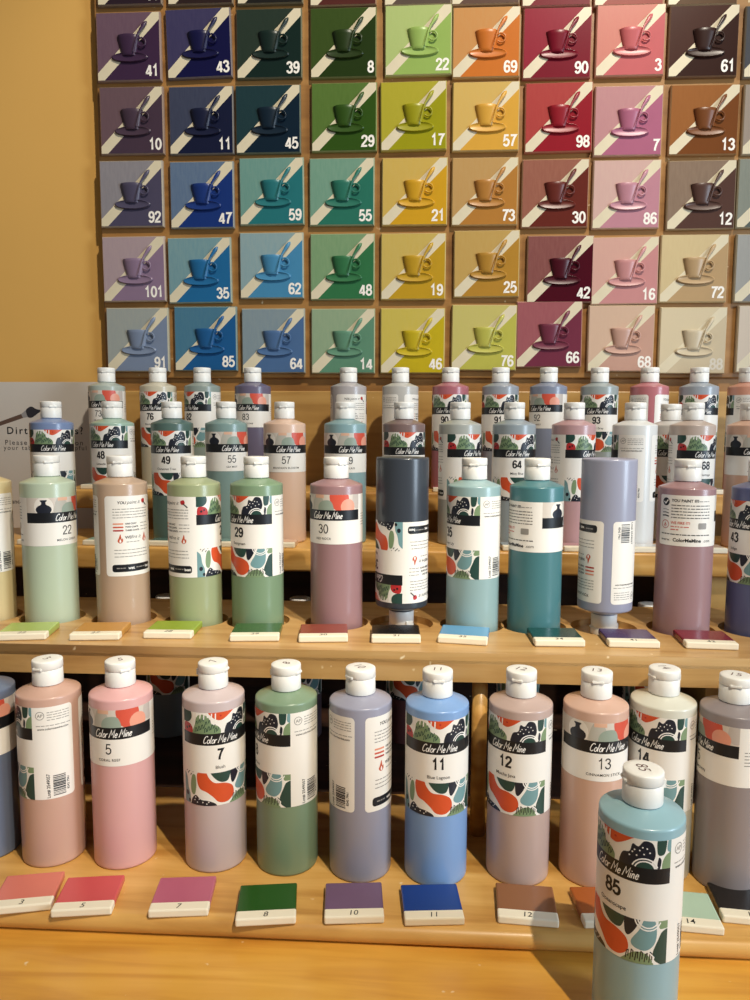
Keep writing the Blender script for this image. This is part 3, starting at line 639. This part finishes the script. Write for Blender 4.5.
# ------------------------------------------------------------------ cup tiles on the board
TS = .1165; TT = .009
def tile_mesh():
    bm = bmesh.new(); h = .5; i = .485; b = .075
    back = [bm.verts.new((x*h*2*TS/1, 0, z*h*2*TS)) for x, z in ((-.5, -.5), (.5, -.5), (.5, .5), (-.5, .5))]
    mid = [bm.verts.new((v.co.x, -TT*.72, v.co.z)) for v in back]
    fr = [bm.verts.new((v.co.x*i/h, -TT, v.co.z*i/h)) for v in back]
    for k in range(4):
        j = (k+1) % 4
        bm.faces.new((back[k], back[j], mid[j], mid[k])).material_index = 3
        bm.faces.new((mid[k], mid[j], fr[j], fr[k])).material_index = 3
    bm.faces.new(list(reversed(back))).material_index = 3
    bm.faces.new(fr).material_index = 0
    for s in (b, -b):
        n = Vector((1, 0, -1)).normalized()
        bmesh.ops.bisect_plane(bm, geom=bm.verts[:]+bm.edges[:]+[f for f in bm.faces if f.normal.y < -.99 or f.material_index == 0], plane_co=n*s*TS*.98, plane_no=n)
    bm.normal_update(); n = Vector((1, 0, -1)).normalized()
    for f in bm.faces:
        if f.material_index == 0:
            d = f.calc_center_median().dot(n)/TS/.98
            f.material_index = 0 if d < -b else (1 if d < b else 2)
    bmesh.ops.recalc_face_normals(bm, faces=bm.faces[:])
    return to_mesh(bm, 'tile', False)
def relief_mesh():
    bm = bmesh.new(); S = TS
    def half(cx, prof, depth, n=14):                 # half of a turned shape, flattened onto the tile
        rings = []
        for r, z in prof: rings.append([bm.verts.new(((cx+r*math.cos(t)-.5)*S, -TT+.0006-depth*r*math.sin(t)*S, (z-.5)*S)) for t in [math.pi*k/n for k in range(n+1)]])
        for a, b in zip(rings, rings[1:]):
            for k in range(n): bm.faces.new((a[k], b[k], b[k+1], a[k+1]))
        for rg in (rings[0], rings[-1]): bm.faces.new(rg)
    half(.510, [(.10, .355), (.112, .36), (.12, .40), (.145, .50), (.168, .60), (.177, .645), (.170, .65), (.16, .635)], .48)
    # saucer: flattened dish
    n = 28
    def ring(rx, rz, dz, y): return [bm.verts.new(((.525+rx*1.08*math.cos(2*math.pi*k/n)-.5)*S, -TT+.0006-y*S, (.335+dz+rz*math.sin(2*math.pi*k/n)-.5)*S)) for k in range(n)]
    rs = [ring(.262, .074, 0, 0), ring(.262, .074, 0, .028), ring(.245, .064, .0, .040), ring(.20, .045, .012, .030), ring(.10, .02, .02, .024)]
    for a, b in zip(rs, rs[1:]):
        for k in range(n): bm.faces.new((a[k], a[(k+1) % n], b[(k+1) % n], b[k]))
    bm.faces.new(rs[-1])
    def tube(pts, rad):
        rings = []
        for i_, (p, r_) in enumerate(zip(pts, rad)):
            a = pts[max(i_-1, 0)]; b = pts[min(i_+1, len(pts)-1)]; d = Vector((b[0]-a[0], 0, b[1]-a[1])).normalized(); nn = Vector((-d.z, 0, d.x))
            rings.append([bm.verts.new(Vector(((p[0]-.5)*S, -TT-p[2]*S, (p[1]-.5)*S))+(nn*math.cos(t)+Vector((0, -1, 0))*math.sin(t)*.8)*r_*S) for t in [2*math.pi*k/10 for k in range(10)]])
        for a, b in zip(rings, rings[1:]):
            for k in range(10): bm.faces.new((a[k], a[(k+1) % 10], b[(k+1) % 10], b[k]))
        for rg in (rings[0], rings[-1]): bm.faces.new(rg)
    tube([(.716+.064*math.cos(t), .542+.064*math.sin(t), .03) for t in [R(-140+i_*28) for i_ in range(11)]], [.0125]*11)
    tube([(.595, .39, .07), (.622, .48, .07), (.648, .58, .066), (.675, .66, .052), (.72, .735, .035), (.752, .785, .028), (.782, .825, .02), (.80, .85, .012)], [.009, .012, .013, .016, .024, .031, .026, .008])
    bmesh.ops.recalc_face_normals(bm, faces=bm.faces[:])
    return sharp(to_mesh(bm, 'cup_relief'), 45)
TILE, RELIEF = tile_mesh(), relief_mesh()
STRIPE = mat('bare_stripe', (224, 211, 180), .35, .05, 40, coat=.3); 
def tile(x0, x1, y0, y1, num, full, light, rot=0, numcol=(246, 240, 230), label=None):
    c = on_y((x0+x1)/2, (y0+y1)/2, 1.350-TT)
    root = empty('cup_tile', (c.x, 1.3497, c.z), (0, R(-rot), 0))
    setp(root, label or 'square glazed cup tile numbered %s on the wall board' % num, 'tile', 'glazed cup tiles on the board')
    full, light = [tuple(int(0.90*(.95*c_+.05*sum(q)/3)) for c_ in q) for q in (full, light)]
    if y0 > 150: light = tuple(int(.84*a+.16*b) for a, b in zip(light, (214, 206, 172)))
    nm = '%d_%d_%d' % full
    g = mat('glaze_full_'+nm, full, .22, .06, 40, spec=.32)
    lt = mat('glaze_thin_%d_%d_%d_' % light+nm, light, .22, 0, 6, spec=.35, rgb2=tuple(int(.72*a+.28*b) for a, b in zip(light, full)), stretch=((60, 60, 9), (0, R(-45), 0)))
    rim = mat('glaze_rim_'+nm, tuple(int(.6*a+.4*b) for a, b in zip(light, (226, 208, 166))), .25, .1, 60)
    mobj('tile_body', TILE, [lt, STRIPE, g, rim], root, per_object=True)
    g2 = mat('glaze_relief_'+nm, full, .34, .06, 40, spec=.35)
    mobj('cup_relief', RELIEF, [g2], root, per_object=True)
    if num:
        F = Flat(); digits(F, num, .46*TS*1000, -.435*TS*1000, 19, 3.5, mat('number_%d_%d_%d' % numcol, numcol, .4, .02), align='r')
        ms = F.mats; me = F.flat('printed_number')
        o = mobj('printed_number', me, ms, root, (0, -TT, 0))
T = [ # first full row ... fifth
 (96.6,160,13,80,'41',(70,44,74),(126,96,110),0),(167,230,9,77,'43',(20,20,72),(76,70,106),1.2),(237,301,9,77.6,'39',(22,44,38),(48,62,50),0),(310.5,376,8,77,'8',(40,62,18),(66,88,34),0),(386,450.5,4.8,75,'22',(168,200,100),(194,210,132),.3),(453.6,519,7,77,'69',(232,128,44),(220,162,98),0),(523.4,591,8.6,77,'90',(140,16,40),(168,40,60),0),(597.4,663.6,5.4,74.6,'3',(224,112,114),(230,148,130),0),(670,737.5,7,74.6,'61',(60,34,26),(80,46,36),0),
 (99.5,163.5,87,154,'10',(80,60,76),(122,94,100),0),(169.6,232.6,86.4,154,'11',(24,30,62),(74,80,102),0),(236,300,85.5,152.7,'45',(16,38,56),(36,66,70),0),(312,376,83,151,'29',(54,90,22),(102,132,60),0),(381,446,81.6,150,'17',(176,170,20),(196,184,56),.5),(452.6,519,82,150.5,'57',(246,182,66),(230,192,108),0),(525.4,592,83,151.4,'98',(168,26,42),(196,76,70),.5),(594.8,662,86.4,155,'7',(196,112,142),(212,156,154),0),(670,738.5,85.8,153.6,'13',(134,76,34),(172,108,54),-.3),
 (100,162.5,160.6,227,'92',(86,80,106),(152,146,156),0),(170,233.5,161.6,228,'47',(26,58,134),(94,120,156),0),(240,303,157.5,225,'59',(40,128,132),(110,162,150),.3),(310,373.6,158,225.5,'55',(46,128,106),(120,168,146),0),(382.5,446.6,157.5,225.5,'21',(236,176,34),(222,184,86),0),(452.6,517,157.8,225,'73',(204,138,58),(206,158,92),0),(522.8,587.4,159.4,227.4,'30',(116,44,34),(164,92,74),0),(593.8,659,160.6,228,'86',(214,148,162),(230,188,176),0),(668.4,734.6,161,228.6,'12',(96,66,56),(146,118,100),.3),
 (101.5,166,236.5,301.5,'101',(154,128,154),(184,158,166),.3),(167,232,237.6,303,'35',(34,114,172),(124,166,172),.4),(240,303,233,298,'62',(76,152,198),(150,176,180),0),(311,373.6,234.4,299,'48',(56,128,78),(130,168,120),0),(382,444.3,234.4,298.5,'19',(218,170,36),(220,190,92),0),(454.6,518.6,230.5,297,'25',(204,148,52),(210,168,86),.3),(528.6,591.6,236.6,301.6,'42',(84,8,28),(144,76,74),0),(592.6,657.2,237.6,303.8,'16',(224,154,152),(232,174,160),.5),(660.4,727.3,235.4,301.6,'72',(208,172,124),(230,206,152),0),
 (107,168,308.6,371,'91',(136,152,178),(166,172,166),0),(175,236,307,370.5,'85',(30,100,162),(58,120,152),0),(242.5,304,309.6,372,'64',(84,120,168),(136,156,166),0),(312,374,309.6,372.6,'14',(106,158,126),(152,178,140),0),(381.6,443.4,309.6,372,'46',(222,194,30),(220,196,82),0),(453,515,306.4,369,'76',(212,206,88),(216,200,108),-.3),(518,580.4,302.6,366,'66',(132,54,76),(170,80,90),.4),(589,653,307,370,'68',(222,174,152),(230,190,162),0),(660.4,725,309,372,'98',(232,212,176),(236,216,178),0)]
nxt = {}
for i, t in enumerate(T):
    lab = None
    if t[4] == '98': lab = 'crimson red cup tile numbered 98 under tile 90' if i < 18 else 'plain cream cup tile with a faint number, right of tile 68'
    if t[4] == '98' and i > 18: tile(*t[:4], '88', *t[5:8], numcol=(214, 204, 186), label=lab)
    else: tile(*t, label=lab)
for i, (x0, x1, full, light) in enumerate(((97,160,(50,34,44),(90,76,80)),(168,231,(52,36,34),(90,70,60)),(238,301,(36,34,30),(70,66,50)),(311,375,(96,44,38),(140,90,70)),(386,450,(104,86,74),(150,130,110)),(454,518,(112,82,70),(150,120,100)),(524,590,(140,40,50),(170,80,80)),(597,663,(180,90,80),(200,130,110)),(671,737,(110,80,56),(150,120,90)))):
    tile(x0, x1, -65+(i % 3)*-.8, 4.5-(i % 3)*.8, '39' if i == 0 else None, full, light, label='cup tile cut off by the top edge, straight above tile %s' % T[i][4])
for i, (x0, yc, full, light) in enumerate(((747, 41, (50, 52, 60), (90, 92, 96)), (745, 119, (150, 130, 116), (176, 160, 146)), (739, 193, (104, 112, 106), (140, 146, 138)), (736.5, 268, (150, 148, 150), (172, 172, 170)), (738, 339, (226, 204, 184), (232, 214, 196)))):
    tile(x0, x0+66, yc-34, yc+34, None, full, light, label='cup tile cut off by the right edge, beside tile %s' % ['61', '13', '12', '72', 'of plain cream'][i])

# ------------------------------------------------------------------ paper sign at the left
sx1 = on_y(104, 382, 1.335).x; st = on_y(50, 382, 1.335).z; sb = CZ-.228
sgn = empty('paper_sign', (sx1-.108, 1.336, sb)); setp(sgn, 'laminated white paper sign about dirty brushes standing behind the left bottles', 'sign')
bm = bmesh.new(); box(bm, -.108, .108, -.0008, .0004, 0, st-sb, .0003, 1); mobj('sheet', to_mesh(bm, 'sheet', False), [mat('sign_paper', (206, 198, 188), .35, .04, 8)], sgn)
def sg(px, py): p_ = on_y(px, py, 1.335); return ((p_.x-sgn.location.x)*1000, (p_.z-sb)*1000)
x, z = sg(45, 434); F = Flat(); F.fit('Dirty brushes?', x, z, 146, INK, .02); mobj('heading', F.flat('heading'), F.mats, sgn, (0, -.0008, 0))
x, z = sg(44, 445); F = Flat(); F.fit('Please leave them on', x, z, 150, ink((60, 56, 56)), .005); mobj('text_line', F.flat('text_line'), F.mats, sgn, (0, -.0008, 0))
x, z = sg(45, 450); F = Flat(); F.fit('your table, or be helpful', x, z, 160, ink((60, 56, 56)), .005); mobj('text_line', F.flat('text_line'), F.mats, sgn, (0, -.0008, 0))
x, z = sg(16, 503.5); F = Flat(); F.text('and', x, z, 8.5, ink((60, 56, 56)), .02)
mobj('text_line', F.flat('text_line'), F.mats, sgn, (0, -.0008, 0))
F = Flat(); pts = [sg(*q) for q in ((-12, 426), (21, 414), (23, 418), (-12, 430))]; F.poly(pts, ink((96, 74, 62)), 1)
F.poly([sg(*q) for q in ((21, 414), (26, 410), (28, 417), (23, 418))], ink((150, 146, 146)), 1)
F.poly(smooth_loop([sg(*q) for q in ((26, 410), (31, 406.5), (36, 409), (41, 410.5), (37, 414), (32, 417.5), (28, 417))]), ink((46, 44, 50)), 1)
ms = F.mats; mobj('printed_brush', F.flat('printed_brush'), ms, sgn, (0, -.0008, 0))
